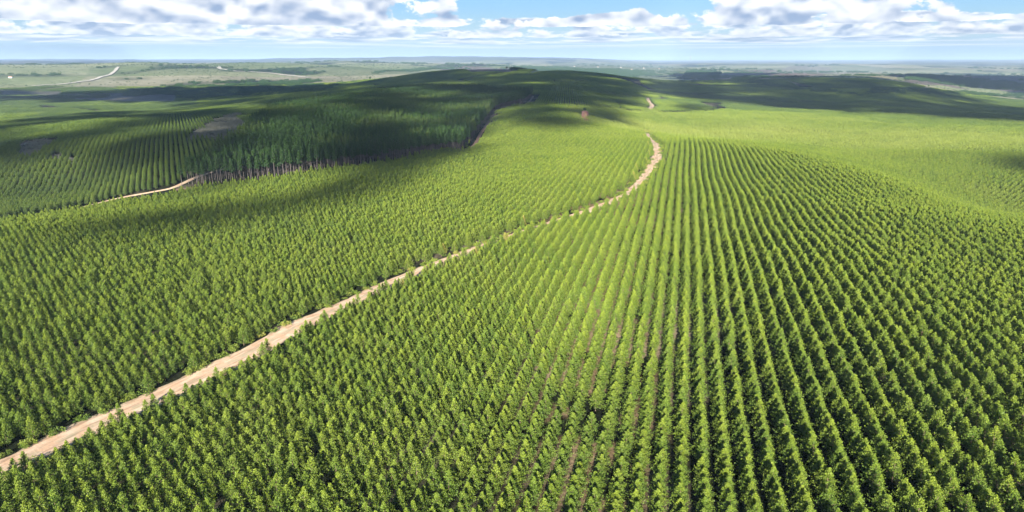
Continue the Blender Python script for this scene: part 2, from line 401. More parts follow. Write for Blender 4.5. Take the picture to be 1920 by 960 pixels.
def build_young(seed, nl=1500, H=4.35, Rm=1.25, size=.205, link=False):
    rg = np.random.default_rng(seed)
    C, A, br = crown_points(H*rg.uniform(.95, 1.05), .45, Rm*rg.uniform(.95, 1.08), 34, nl, rg, .68, .35)
    V, Fc = leaves(C, size, .6, rg)
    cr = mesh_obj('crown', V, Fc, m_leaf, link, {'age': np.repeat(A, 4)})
    tv, tf = tube([(0,0,-.4),(.03,0,H*.3),(0,.04,H*.62),(0,0,H*.93)], [.075,.06,.04,.012], 5)
    for b_, t_ in br[::2]:
        v, f = tube([b_, (b_+t_)/2+np.array([0,0,-.03]), t_], [.022,.015,.006], 3)
        o = len(tv); tv += v; tf += [[q+o for q in p] for p in f]
    tr = mesh_obj('trunk', tv, tf, m_bark_y, link)
    return cr, tr
def build_mature(seed, nl=760, H=15.5):
    rg = np.random.default_rng(seed)
    C, A, br = crown_points(H, 6.4, 1.42, 30, nl, rg, .6, .6)
    V, Fc = leaves(C, .5, .6, rg)
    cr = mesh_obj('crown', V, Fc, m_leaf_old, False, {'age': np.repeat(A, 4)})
    b = rg.uniform(-.25, .25, 2)
    tv, tf = tube([(0,0,-.6),(b[0]*.4,0,H*.25),(b[0],b[1],H*.5),(b[0]*.5,b[1],H*.75),(0,0,H*.95)], [.15,.125,.10,.06,.02], 6)
    for b_, t_ in br[::2]:
        v, f = tube([b_, t_], [.045,.012], 3); o = len(tv); tv += v; tf += [[q+o for q in p] for p in f]
    for q in range(5):      # dead side twigs on the bare bole
        z_ = rg.uniform(2.5, 7); a_ = rg.uniform(0, 6.28)
        v, f = tube([(0,0,z_), (.9*math.cos(a_), .9*math.sin(a_), z_+.5)], [.03,.008], 3); o = len(tv); tv += v; tf += [[q2+o for q2 in p] for p in f]
    tr = mesh_obj('trunk', tv, tf, m_bark, False)
    return cr, tr
def join_form(name, parts):    # one mesh, several materials
    me = bpy.data.meshes.new(name); V = []; Fc = []; mi = []; age = []; mats = []
    for o in parts:
        d = o.data; base = len(V); V += [tuple(v.co) for v in d.vertices]
        Fc += [[q+base for q in p.vertices] for p in d.polygons]
        if d.materials[0] not in mats: mats.append(d.materials[0])
        mi += [mats.index(d.materials[0])]*len(d.polygons)
        if 'age' in d.attributes:
            b = np.zeros(len(d.vertices), np.float32); d.attributes['age'].data.foreach_get('value', b); age += b.tolist()
        else: age += [0]*len(d.vertices)
    me.from_pydata(V, [], Fc)
    for q in mats: me.materials.append(q)
    me.polygons.foreach_set('material_index', mi)
    a_ = me.attributes.new('age', 'FLOAT', 'POINT'); a_.data.foreach_set('value', age); me.update()
    return bpy.data.objects.new(name, me)

ROW, GAP = 3.0, 2.25
def build_patch(name, seed, nx, ny, H, Rm, nl, size, m, bark=None, z0=.6, row=ROW, gap=GAP, jit=.2, pw=.8):
    rg = np.random.default_rng(seed); VV = []; FF = []; AA = []; n0 = 0
    tv, tf = [], []
    for i in range(nx):
        for j in range(ny):
            x = (i-(nx-1)/2)*row + rg.normal()*jit; y = (j-(ny-1)/2)*gap + rg.normal()*jit; s = rg.uniform(.82, 1.12)
            C, A, _ = crown_points(H*s, z0, Rm*s, 7, nl, rg, pw, .4)
            V, Fc = leaves(C, size, .8, rg); V = V + [x, y, 0]
            VV.append(V); FF.append(Fc + n0); AA.append(np.repeat(A, 4)); n0 += len(V)
            if bark:
                v, f = tube([(x,y,-1),(x,y,H*.9*s)], [.2,.08], 4); o = len(tv); tv += v; tf += [[q+o for q in p] for p in f]
    cr = mesh_obj(name, np.vstack(VV), np.vstack(FF), m, False, {'age': np.concatenate(AA)})
    if bark:
        tr = mesh_obj(name, tv, tf, bark, False); return join_form(name, [cr, tr])
    return cr

# ------------------------------------------------------------------ instancing of the uncountable rest
def instancer(name, pts, rot, scl, idx, tint, forms, label, cat):
    coll = bpy.data.collections.new(name + '_forms')
    for k, f in enumerate(forms): f.name = f'{name}_form_{k:02d}'; coll.objects.link(f)
    me = bpy.data.meshes.new(name); me.vertices.add(len(pts)); me.vertices.foreach_set('co', np.asarray(pts, np.float32).ravel())
    def A(n_, ty, v, key='value'):
        a_ = me.attributes.new(n_, ty, 'POINT'); a_.data.foreach_set(key, np.ascontiguousarray(v).ravel())
    A('rot', 'FLOAT_VECTOR', np.asarray(rot, np.float32), 'vector'); A('scl', 'FLOAT_VECTOR', np.asarray(scl, np.float32), 'vector')
    A('idx', 'INT', np.asarray(idx, np.int32)); A('tint', 'FLOAT', np.asarray(tint, np.float32))
    me.update(); o = bpy.data.objects.new(name, me); COL.objects.link(o)
    ng = bpy.data.node_groups.new(name, 'GeometryNodeTree')
    ng.interface.new_socket('Geometry', in_out='INPUT', socket_type='NodeSocketGeometry')
    ng.interface.new_socket('Geometry', in_out='OUTPUT', socket_type='NodeSocketGeometry')
    N = ng.nodes.new; L = ng.links.new
    gi = N('NodeGroupInput'); go = N('NodeGroupOutput'); ci = N('GeometryNodeCollectionInfo')
    ci.inputs['Collection'].default_value = coll; ci.inputs['Separate Children'].default_value = True; ci.inputs['Reset Children'].default_value = True
    ip = N('GeometryNodeInstanceOnPoints'); ip.inputs['Pick Instance'].default_value = True
    def na(n_, ty):
        q = N('GeometryNodeInputNamedAttribute'); q.data_type = ty; q.inputs['Name'].default_value = n_; return q.outputs['Attribute']
    L(gi.outputs[0], ip.inputs['Points']); L(ci.outputs[0], ip.inputs['Instance'])
    L(na('idx', 'INT'), ip.inputs['Instance Index']); e2r = N('FunctionNodeEulerToRotation'); L(na('rot', 'FLOAT_VECTOR'), e2r.inputs[0])
    L(e2r.outputs[0], ip.inputs['Rotation']); L(na('scl', 'FLOAT_VECTOR'), ip.inputs['Scale']); L(ip.outputs[0], go.inputs[0])
    md = o.modifiers.new('scatter', 'NODES'); md.node_group = ng
    return tag(o, label, cat, kind='stuff')

def normal_euler(x, y, azr, span=6.0):
    """Euler angles that lay a patch on the slope with its rows along azimuth azr"""
    hx = (height(x+span, y)-height(x-span, y))/(2*span); hy = (height(x, y+span)-height(x, y-span))/(2*span)
    n = np.stack([-hx, -hy, np.ones_like(hx)], -1); n /= np.linalg.norm(n, axis=-1)[:, None]
    f = np.broadcast_to(np.array([math.sin(azr), math.cos(azr), 0.0]), n.shape) if np.isscalar(azr) else np.stack([np.sin(azr), np.cos(azr), 0*azr], -1)
    yx = f - n*np.sum(f*n, -1)[:, None]; yx /= np.linalg.norm(yx, axis=-1)[:, None]; xx = np.cross(yx, n)
    return np.stack([np.arctan2(yx[:, 2], n[:, 2]), -np.arcsin(np.clip(xx[:, 2], -1, 1)), np.arctan2(xx[:, 1], xx[:, 0])], -1)

# ------------------------------------------------------------------ ground sheet
fa = np.arange(-42, 42.01, .16); ba = np.arange(43.5, 318, 1.8)
AZ = np.radians(np.concatenate([fa, ba])); NA = len(AZ)
RR = [4.0]
while RR[-1] < 38000: RR.append(RR[-1]*1.0 + max(1.5, RR[-1]*.0115))
RR = np.array(RR)
gx = np.outer(RR, np.sin(AZ)); gy = np.outer(RR, np.cos(AZ)); gz = height(gx, gy)
V = np.stack([gx, gy, gz], -1).reshape(-1, 3); V = np.vstack([V, [[0, 0, float(height(0, 0))]]])
i_, j_ = np.meshgrid(np.arange(len(RR)-1), np.arange(NA), indexing='ij'); j2 = (j_+1) % NA
Fq = np.stack([i_*NA+j_, i_*NA+j2, (i_+1)*NA+j2, (i_+1)*NA+j_], -1).reshape(-1, 4)[:, ::-1]
c0 = len(V)-1
me = bpy.data.meshes.new('ground'); me.vertices.add(len(V)); me.vertices.foreach_set('co', V.astype(np.float32).ravel())
tri = np.array([[c0, (k+1) % NA, k] for k in range(NA)])
loops = np.concatenate([Fq.ravel(), tri.ravel()]); ls = np.concatenate([np.arange(len(Fq))*4, len(Fq)*4 + np.arange(NA)*3])
me.loops.add(len(loops)); me.loops.foreach_set('vertex_index', loops.astype(np.int32))
me.polygons.add(len(ls)); me.polygons.foreach_set('loop_start', ls.astype(np.int32))
me.polygons.foreach_set('use_smooth', np.ones(len(ls), bool))
ca = me.attributes.new('zone', 'FLOAT_COLOR', 'POINT')
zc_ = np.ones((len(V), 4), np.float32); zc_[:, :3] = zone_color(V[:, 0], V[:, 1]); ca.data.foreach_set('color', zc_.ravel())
me.materials.append(m_ground); me.update(calc_edges=True); me.validate()
ground = bpy.data.objects.new('ground', me); COL.objects.link(ground); tag(ground, 'brown and green ground under the plantation', kind='structure')

def ribbon(name, L, width, m, lift=.08, label=None):
    d = np.gradient(L, axis=0); d /= np.hypot(d[:, 0], d[:, 1])[:, None]; nrm = np.stack([d[:, 1], -d[:, 0]], 1)
    w_ = width if np.ndim(width) else np.full(len(L), float(width))
    K = 7; V = []; U = []; s = np.concatenate([[0], np.cumsum(np.hypot(*np.diff(L, axis=0).T))])
    for k in range(K):
        q = L + nrm*((k/(K-1)-.5)*w_*(1 + (.5*(vnoise(s, s*0, 5, k+3)-.5) if k in (0, K-1) else 0)))[:, None]
        hz = height(q[:, 0], q[:, 1]) + lift*np.clip(np.hypot(q[:,0], q[:,1])/300, 1, 8) - (.14 if k in (0, K-1) else 0)
        V.append(np.stack([q[:, 0], q[:, 1], hz], 1)); U.append(np.stack([np.full(len(L), k/(K-1)), s], 1))
    V = np.stack(V, 1).reshape(-1, 3); U = np.stack(U, 1).reshape(-1, 2)
    Fc = [[i*K+k, i*K+k+1, (i+1)*K+k+1, (i+1)*K+k] for i in range(len(L)-1) for k in range(K-1)]
    o = mesh_obj(name, V, Fc, m, smooth=True)
    ul = o.data.uv_layers.new(name='UVMap'); vi = np.zeros(len(o.data.loops), np.int32); o.data.loops.foreach_get('vertex_index', vi)
    ul.data.foreach_set('uv', U[vi].astype(np.float32).ravel())
    return tag(o, label, kind='structure')
wd = np.interp(np.hypot(ROAD[:, 0], ROAD[:, 1]), [90, 160, 260, 420, 480], [8.8, 7.6, 5.8, 6.2, 8.0])
_d = np.gradient(ROAD, axis=0); _d /= np.hypot(_d[:, 0], _d[:, 1])[:, None]; _d2x, _d2y = _d[:, 0].copy(), _d[:, 1].copy(); ROADW = ROAD + np.stack([-_d[:, 1], _d[:, 0]], 1)*.6
ribbon('dirt_road', ROADW, wd, m_road, .10, 'tan dirt road running diagonally between two young plantations')
ribbon('dirt_road', ROAD2, 7.0, m_road, .15, 'short bend of the dirt road reappearing beyond the crest')
ribbon('dirt_track', SIDE, 2.9, m_road, .10, 'narrow pale track at the left foot of the tall forest')
ribbon('dirt_track', EDGE, 3.2, simple('brown_verge', (.17,.11,.075), .95, .3, .8), .09, 'dark brown strip along the front edge of the tall forest')
FARROADS = [([(60,162),(130,157),(175,150),(205,141),(217,132),(222,126)], 13, 'pale road curving up the sunlit far plateau on the left'),
            ([(408,125),(420,131),(470,135),(520,139),(580,146)], 22, 'pale road slanting down the far plateau, left of the middle')]
for P, wd_, lb in FARROADS:
    ribbon('far_road', smooth_line([at(a_, b_)[:2] for a_, b_ in P], 40), wd_, simple('pale_sand', (.55,.48,.36), .9, .1, .1), .3, lb)

# ------------------------------------------------------------------ plantation layout
AZ_MAIN = math.atan2(*raydir(1289, 113)[:2]); AZ_LEFT = math.atan2(*raydir(318, 113)[:2]); AZ_ROWS = math.atan2(*raydir(1062, 113)[:2])
def lattice(azr, x0, x1, y0, y1, nx=1, ny=1):
    """lattice with rows along azr; returns points and (row, place) numbers inside the box"""
    f = np.array([math.sin(azr), math.cos(azr)]); s = np.array([f[1], -f[0]])
    cs = np.array([[x, y] for x in (x0, x1) for y in (y0, y1)]); a0, a1 = (cs@s).min(), (cs@s).max(); b0, b1 = (cs@f).min(), (cs@f).max()
    I = np.arange(math.floor(a0/ROW/nx), math.ceil(a1/ROW/nx)+1); J = np.arange(math.floor(b0/GAP/ny), math.ceil(b1/GAP/ny)+1)
    I, J = np.meshgrid(I, J, indexing='ij'); I = I.ravel(); J = J.ravel()
    oi = (nx-1)/2*ROW; oj = (ny-1)/2*GAP
    p = (I*ROW*nx + oi)[:, None]*s + (J*GAP*ny + oj)[:, None]*f
    k = (p[:, 0] >= x0) & (p[:, 0] <= x1) & (p[:, 1] >= y0) & (p[:, 1] <= y1)
    return p[k], I[k], J[k]
NEAR = 620.0
_d = np.gradient(SIDE, axis=0); _d /= np.hypot(_d[:, 0], _d[:, 1])[:, None]; SIDE_OFF = np.stack([_d[:, 1], -_d[:, 0]], 1)*7
ALLROAD = [(ROAD, 3.7), (ROAD2, 6.0), (SIDE + SIDE_OFF, 10.0), (EDGE, 4.0)]
def blocked(x, y, extra=0):
    b = np.zeros(x.shape, bool)
    for L, d in ALLROAD: b |= polydist(L, x, y) < d + (0.9*np.clip((260-np.hypot(x, y))/120, 0, 1) if L is ROAD else 0) + extra + 1.3*(vnoise(x, y, 6, 41)-.45)
    for P in P_SCRUB + [P_GULLY, P_NOTCH, P_FOREST]: b |= inside(P, x, y)
    return b
def tint_of(x, y):
    px, py, _ = project(x, y, height(x, y)+3)
    tn = (vnoise(x, y, 60, 5)-.5)*.25 + (vnoise(x, y, 14, 6)-.5)*.2
    r = np.hypot(x, y)
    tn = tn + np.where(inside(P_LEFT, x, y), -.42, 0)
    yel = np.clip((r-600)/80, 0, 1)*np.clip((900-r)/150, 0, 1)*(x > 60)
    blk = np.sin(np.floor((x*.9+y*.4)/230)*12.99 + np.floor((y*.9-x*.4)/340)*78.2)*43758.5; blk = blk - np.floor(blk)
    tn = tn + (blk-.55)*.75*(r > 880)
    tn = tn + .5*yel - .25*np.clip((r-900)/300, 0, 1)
    tn = np.where((polydist(ROAD, x, y) < 7) & (rng.random(x.shape) < .04), 1.08, np.clip(tn, -1, .9))
    return tn

young_forms = [join_form('f', build_young(100+k)) for k in range(8)]
far_forms = [build_patch('p', 200+k, 4, 4, 4.3, 1.25, 62, .46, m_leaf) for k in range(4)]
PX, RX, SX, IX, TX = [], [], [], [], []
near_list = []
def beyond(x, y):
    r = np.hypot(x, y); a = np.degrees(np.arctan2(x, y))
    return (r > 545 - 130*np.clip((a-22)/12, 0, 1)) & (a > 3.0)
for zid, azr in ((0, AZ_MAIN), (1, AZ_LEFT), (2, AZ_ROWS), (3, AZ_MAIN+.62)):
    def zone_ok(x, y):
        z1 = inside(P_LEFT, x, y); z2 = inside(P_ROWS, x, y); z3 = beyond(x, y) & ~z1 & ~z2
        return (z1 if zid == 1 else z2 if zid == 2 else z3 if zid == 3 else ~(z1 | z2 | z3))
    p, I, J = lattice(azr, -640, 640, 40, NEAR+60)
    x = p[:, 0] + rng.normal(size=len(p))*.09; y = p[:, 1] + rng.normal(size=len(p))*.24
    # rows drift a little, as planted along the contour
    dr = 0.7*(vnoise(p[:, 0], p[:, 1], 70, 12)-.5)
    x = x + dr*math.cos(azr); y = y - dr*math.sin(azr)
    r = np.hypot(x, y); k = (r < NEAR) & (np.abs(np.arctan2(x, y)) < R(45)) & zone_ok(x, y)
    x, y, I, J = x[k], y[k], I[k], J[k]
    k = ~blocked(x, y) & (rng.random(len(x)) > .02); x, y, I, J = x[k], y[k], I[k], J[k]
    z = height(x, y); az_ = np.clip((np.degrees(np.arctan2(x, y))+4)/12, 0, 1)
    s = .97 + .15*rng.normal(size=len(x)).clip(-1.8, 1.6)*(.8-.35*az_) + .22*(vnoise(x, y, 45, 13)-.5)
    near_list.append(np.stack([x, y, z, s, np.full(len(x), zid), I, J], 1))
    # far patches
    p, I, J = lattice(azr, -2300, 2300, 300, 2700, 4, 4)
    x, y = p[:, 0], p[:, 1]; r = np.hypot(x, y)
    k = (r >= NEAR) & (r < 2650) & (np.abs(np.arctan2(x, y)) < R(43)) & zone_ok(x, y); x, y = x[k], y[k]
    k = ~blocked(x, y, 1.5)
    for P, q in FARM: k &= ~inside(P, x, y)
    # unplanted gullies between the far blocks
    k &= np.abs(vnoise(x, y, 330, 21)-.5) > .018
    x, y = x[k], y[k]; z = height(x, y); n = len(x)
    rt = normal_euler(x, y, azr); fl = rng.integers(0, 2, n)
    PX.append(np.stack([x, y, z], 1)); RX.append(rt); sc = .9+.2*vnoise(x, y, 100, 14) + .06*rng.normal(size=n)
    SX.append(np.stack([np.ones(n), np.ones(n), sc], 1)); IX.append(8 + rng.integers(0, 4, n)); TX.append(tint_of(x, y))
NL = np.vstack(near_list)
# the 300 that show largest become individual trees
px, py, zc = project(NL[:, 0], NL[:, 1], NL[:, 2] + 4.8)
vis = (px > 6) & (px < W0-6) & (py < H0-8) & (zc > 20)
order = np.argsort(np.where(vis, zc, 1e9))[:300]
ismain = np.zeros(len(NL), bool); ismain[order] = True
rest = NL[~ismain]; n = len(rest)
PX.append(rest[:, :3]); RX.append(np.stack([rng.normal(size=n)*.035, rng.normal(size=n)*.035, rng.uniform(0, 6.28, n)], 1))
WIDE = lambda x, y: .94 + .09*np.clip((np.degrees(np.arctan2(x, y))+4)/12, 0, 1)
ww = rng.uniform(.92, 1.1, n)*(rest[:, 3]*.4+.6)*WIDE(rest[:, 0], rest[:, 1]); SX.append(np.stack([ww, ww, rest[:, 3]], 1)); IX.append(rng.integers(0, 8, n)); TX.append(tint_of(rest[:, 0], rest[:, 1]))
instancer('young_eucalyptus_rows', np.vstack(PX), np.vstack(RX), np.vstack(SX), np.concatenate(IX), np.concatenate(TX), young_forms+far_forms,
          'endless rows of young green eucalyptus covering the hills behind the nearest trees', 'plantation')

ORD1 = ['', 'first', 'second', 'third', 'fourth', 'fifth', 'sixth', 'seventh', 'eighth', 'ninth', 'tenth', 'eleventh', 'twelfth', 'thirteenth', 'fourteenth', 'fifteenth', 'sixteenth', 'seventeenth', 'eighteenth', 'nineteenth']
TEN = {2: 'twent', 3: 'thirt', 4: 'fort', 5: 'fift', 6: 'sixt', 7: 'sevent', 8: 'eight', 9: 'ninet'}
def ordinal(n):
    if n < 20: return ORD1[n]
    return TEN[n//10] + ('ieth' if n % 10 == 0 else 'y-' + ORD1[n % 10])
young_parts = []
for k in range(8):
    cr, tr = build_young(100+k); young_parts.append((cr, tr))
sel = NL[order]; rows = sorted(set(sel[:, 5].astype(int))); nr = len(rows)
def rowphrase(k):
    return f'{ordinal(k+1)} row from left corner' if k < nr/2 else f'{ordinal(nr-k)} row from right corner'
protos = {}
for k, rI in enumerate(rows):
    tr_ = sel[sel[:, 5] == rI]; tr_ = tr_[np.argsort(tr_[:, 1])]
    for q, t_ in enumerate(tr_):
        v = random.randrange(8); e = empty('young_eucalyptus', t_[:3], random.uniform(0, 6.28)); s = t_[3]; ww = random.uniform(.92, 1.1)*(s*.4+.6)*float(WIDE(t_[0], t_[1]))
        e.scale = (ww, ww, s); e.rotation_euler = (random.gauss(0, .04), random.gauss(0, .04), e.rotation_euler.z)
        for src, nm in zip(young_parts[v], ('crown', 'trunk')):
            c_ = src.copy(); c_.name = nm; c_.parent = e; COL.objects.link(c_)
        look = 'tall' if s > 1.1 else 'short' if s < .84 else 'leafy'
        place = 'nearest the bottom edge' if q == 0 else f'{ordinal(q+1)} up from bottom edge'
        tag(e, f'{look} young eucalyptus, {place}, {rowphrase(k)}', 'tree', 'young eucalyptus trees in the nearest rows')

# ------------------------------------------------------------------ tall mature forest
f = np.array([math.sin(AZ_LEFT+.1), math.cos(AZ_LEFT+.1)])
bb = P_FOREST.min(0), P_FOREST.max(0)
ROW, GAP = 3.35, 3.2
p, I, J = lattice(AZ_LEFT+.62, bb[0][0], bb[1][0], bb[0][1], bb[1][1])
ROW, GAP = 3.0, 2.25
k = inside(P_FOREST, p[:, 0], p[:, 1]) & (polydist(SIDE, p[:, 0], p[:, 1]) > 2.5); p, I, J = p[k], I[k], J[k]
x = p[:, 0]+rng.normal(size=len(p))*.3; y = p[:, 1]+rng.normal(size=len(p))*.3; z = height(x, y); s = .97 + .11*rng.normal(size=len(x)).clip(-2, 1.6)
ff = np.clip(1.0, .5, 1)
ML = np.stack([x, y, z, s, I, J], 1)
px, py, zc = project(x, y, z+14)
ed = polydist(EDGE, x, y); vis = (px > 0) & (ed < 22)
mo = np.argsort(np.where(vis, zc, 1e9))[:300]; mk = np.zeros(len(ML), bool); mk[mo] = True
mparts = [build_mature(300+k) for k in range(5)]
mforms = [join_form('f', q) for q in mparts]
mr = ML[~mk]; n = len(mr)
def mtint(x, y): return (vnoise(x, y, 40, 31)-.5)*.5
instancer('tall_eucalyptus_forest', mr[:, :3], np.stack([rng.normal(size=n)*.02, rng.normal(size=n)*.02, rng.uniform(0, 6.28, n)], 1),
          np.stack([np.ones(n), np.ones(n), mr[:, 3]], 1), rng.integers(0, 5, n), mtint(mr[:, 0], mr[:, 1]), mforms,
          'dark forest of tall mature eucalyptus on the hill left of the middle', 'forest')
ms = ML[mo]; mrows = sorted(set(ms[:, 4].astype(int)), key=lambda r_: ms[ms[:, 4] == r_][:, 0].mean())
for k, rI in enumerate(mrows):
    tr_ = ms[ms[:, 4] == rI]; tr_ = tr_[np.argsort(np.hypot(tr_[:, 0], tr_[:, 1]))]
    for q, t_ in enumerate(tr_):
        v = random.randrange(5); e = empty('tall_eucalyptus', t_[:3], random.uniform(0, 6.28)); e.scale = (1, 1, t_[3])
        for src, nm in zip(mparts[v], ('crown', 'trunk')):
            c_ = src.copy(); c_.name = nm; c_.parent = e; COL.objects.link(c_)
        place = 'front tree' if q == 0 else f'{ordinal(q+1)} tree back'
        side = f'{ordinal(k+1)} row from left end' if k < len(mrows)/2 else f'{ordinal(len(mrows)-k)} row before the forest corner'
        tag(e, f'tall pale-trunked eucalyptus, {place} in {side}', 'tree', 'tall eucalyptus trees along the forest front')

# ------------------------------------------------------------------ dry scrub and far woods
sf = [build_patch('s', 400+k, 2, 2, 1.9, 1.25, 60, .4, m_scrub, None, .1, 2.2, 2.2, .6, .5) for k in range(3)]
pts = []
for P in P_SCRUB:
    b0, b1 = P.min(0), P.max(0); A_ = (b1-b0).prod(); q = rng.uniform(b0, b1, (int(A_/15), 2)); pts.append(q[inside(P, q[:, 0], q[:, 1])])
pts = np.vstack(pts); n = len(pts); sc = rng.uniform(.5, 1.2, n)
instancer('dry_scrub', np.c_[pts, height(pts[:, 0], pts[:, 1])-.1], np.stack([0*sc, 0*sc, rng.uniform(0, 6.28, n)], 1), np.stack([sc]*3, 1), rng.integers(0, 3, n), np.zeros(n), sf,
          'grey dry scrub in the unplanted hollows of the left field', 'scrub')
# weeds and low bushes along the dirt road
wfm = [build_patch('b', 450+k, 2, 2, 1.1, .7, 60, .22, m_leaf, None, .05, .8, .8, .3, .4) for k in range(3)]
wq = []
for sgn in (-1, 1):
    off = ROADW + np.stack([_d2y, -_d2x], 1)*sgn*(wd/2)[:, None]
    for k in range(6): wq.append(off + rng.normal(size=off.shape)*[.7, .7])
wq = np.vstack(wq); wq = wq[(rng.random(len(wq)) < .75) & (vnoise(wq[:, 0], wq[:, 1], 9, 61) > .3)]; n = len(wq); sc = rng.uniform(.35, 1.1, n)
instancer('roadside_weeds', np.c_[wq, height(wq[:, 0], wq[:, 1])-.05], np.stack([0*sc, 0*sc, rng.uniform(0, 6.28, n)], 1), np.stack([sc]*3, 1), rng.integers(0, 3, n),
          np.where(rng.random(n) < .08, 1.05, rng.uniform(-.3, .5, n)), wfm, 'ragged weeds and low bushes along both edges of the dirt road', 'weeds')
wf = [build_patch('w', 500+k, 5, 5, 11, 3.0, 34, 1.7, m_leaf_old, None, 1.0, 5.2, 5.2, 1.3, .5) for k in range(3)]
WOODS = [[(232,182),(260,180),(330,178),(330,172),(270,170),(235,176)], [(335,186),(420,186),(500,182),(600,176),(640,160),(560,158),(400,166),(335,174)],
         [(0,188),(120,188),(210,184),(205,180),(100,182),(0,184)], [(170,172),(250,172),(420,163),(600,154),(600,150),(420,160),(250,168)],
         [(1372,151),(1440,163),(1520,174),(1620,184),(1625,181),(1520,169),(1440,157),(1378,148)],
         [(1620,178),(1760,178),(1925,178),(1925,174),(1760,171),(1640,168)],
         [(1280,146),(1350,147),(1350,136),(1290,134)], [(1700,150),(1925,172),(1925,158),(1760,143),(1700,141)],
         [(960,131),(1200,142),(1240,142),(1200,134),(1060,127),(965,126)], [(700,140),(780,134),(850,130),(850,127),(780,130),(700,137)]]
WP = [poly(q) for q in WOODS]; pts = []
for P in WP:
    b0, b1 = P.min(0), P.max(0); A_ = (b1-b0).prod(); q = rng.uniform(b0, b1, (min(60000, int(A_/420)), 2)); pts.append(q[inside(P, q[:, 0], q[:, 1])])
# tree belts on the far ridges and loose clumps on the plateau
def scatter_px(n, x0, x1, y0, y1):
    q = []
    for k in range(n): q.append(at(rng.uniform(x0, x1), rng.uniform(y0, y1))[:2])
    return np.array(q)
th = rng.uniform(R(-42), R(42), 9000); rr = np.exp(rng.uniform(math.log(2400), math.log(9000), 9000)); q = np.stack([rr*np.sin(th), rr*np.cos(th)], 1)
k = vnoise(q[:, 0], q[:, 1], 420, 8)*.6 + vnoise(q[:, 0], q[:, 1]*.5, 160, 9)*.4 > .60
pts.append(q[k]); nbig = sum(len(v_) for v_ in pts)
th = rng.uniform(R(-42), R(42), 16000); rr = np.sqrt(rng.uniform(2700**2, 6500**2, 16000)); q = np.stack([rr*np.sin(th), rr*np.cos(th)], 1)
pts.append(q[vnoise(q[:, 0], q[:, 1], 300, 71)*.7 + vnoise(q[:, 0], q[:, 1], 80, 72)*.3 > .42])
pts = np.vstack(pts); n = len(pts); sc = rng.uniform(.6, 1.1, n)*np.where(np.arange(n) < nbig, 1, .28)*np.clip(np.hypot(pts[:,0], pts[:,1])/5000, .75, 1.25)
print('woods', n, 'near', len(NL), 'mature', len(ML), 'total pts', sum(len(q) for q in PX))
instancer('far_woodland', np.c_[pts, height(pts[:, 0], pts[:, 1])-.5], np.stack([0*sc, 0*sc, rng.uniform(0, 6.28, n)], 1), np.stack([sc]*3, 1), rng.integers(0, 3, n), np.full(n, -.5), wf,
          'dark bushy woodland in the valleys and on the far hills', 'woodland')

# lone dark tree in the notch
def lone_tree(name, x, y, s, label, group=None):
    e = empty(name, (x, y, float(height(x, y)))); e.scale = (s, s, s)
    for src, nm in zip(LT, ('crown', 'trunk')):
        c_ = src.copy(); c_.name = nm; c_.parent = e; COL.objects.link(c_)
    return tag(e, label, 'tree', group)
rg = np.random.default_rng(900)
C, A, br = crown_points(7, 1.6, 2.9, 20, 900, rg, .35, .6); Vl, Fl = leaves(C, .6, .7, rg)
cr = mesh_obj('crown', Vl, Fl, m_leaf_old, False, {'age': np.repeat(A*.4, 4)}); tv, tf = tube([(0,0,-.5),(.1,0,2.5),(0,.1,6)], [.3,.22,.08], 6)
LT = (cr, mesh_obj('trunk', tv, tf, m_bark_y, False))
x, y, z = at(1096, 222)
rg = np.random.default_rng(31); V = []; NS = 18; prof = [(4.2,-1),(3.9,1),(3.5,3),(3.3,5),(3.1,6.6),(2.2,7.1),(.8,7.3)]
for q, (r_, h_) in enumerate(prof):
    for k in range(NS): V.append(((r_*(1+.14*rg.normal()))*math.cos(2*math.pi*k/NS), (r_*(1+.14*rg.normal()))*math.sin(2*math.pi*k/NS), h_+.15*rg.normal()))
V.append((0, 0, 7.3)); Fm = [[q*NS+k, q*NS+(k+1)%NS, (q+1)*NS+(k+1)%NS, (q+1)*NS+k] for q in range(len(prof)-1) for k in range(NS)] + [[len(V)-1, (len(prof)-1)*NS+k, (len(prof)-1)*NS+(k+1)%NS] for k in range(NS)]
o = mesh_obj('earth_mound', V, Fm, simple('red_earth', (.27,.14,.10), .95, .35, .8), smooth=False); o.location = (x, y, z)
tag(o, 'small reddish brown earth mound standing alone in the middle field', 'mound')
tm = lone_tree('broadleaf_tree', x, y, .55, 'small dark bushy tree on top of the reddish earth mound'); tm.location.z = z + 6.6
for (a_, b_, s, lb) in [(694, 149, 1.5, 'lone dark tree on shaded slope at left of the middle hills'), (1058, 131, 1.2, 'lone round tree on the dark ridge right of the middle'), (950, 130, 1.2, 'lone round tree at the left tip of the dark ridge')]:
    x, y, _ = at(a_, b_); lone_tree('broadleaf_tree', x, y, s, lb)

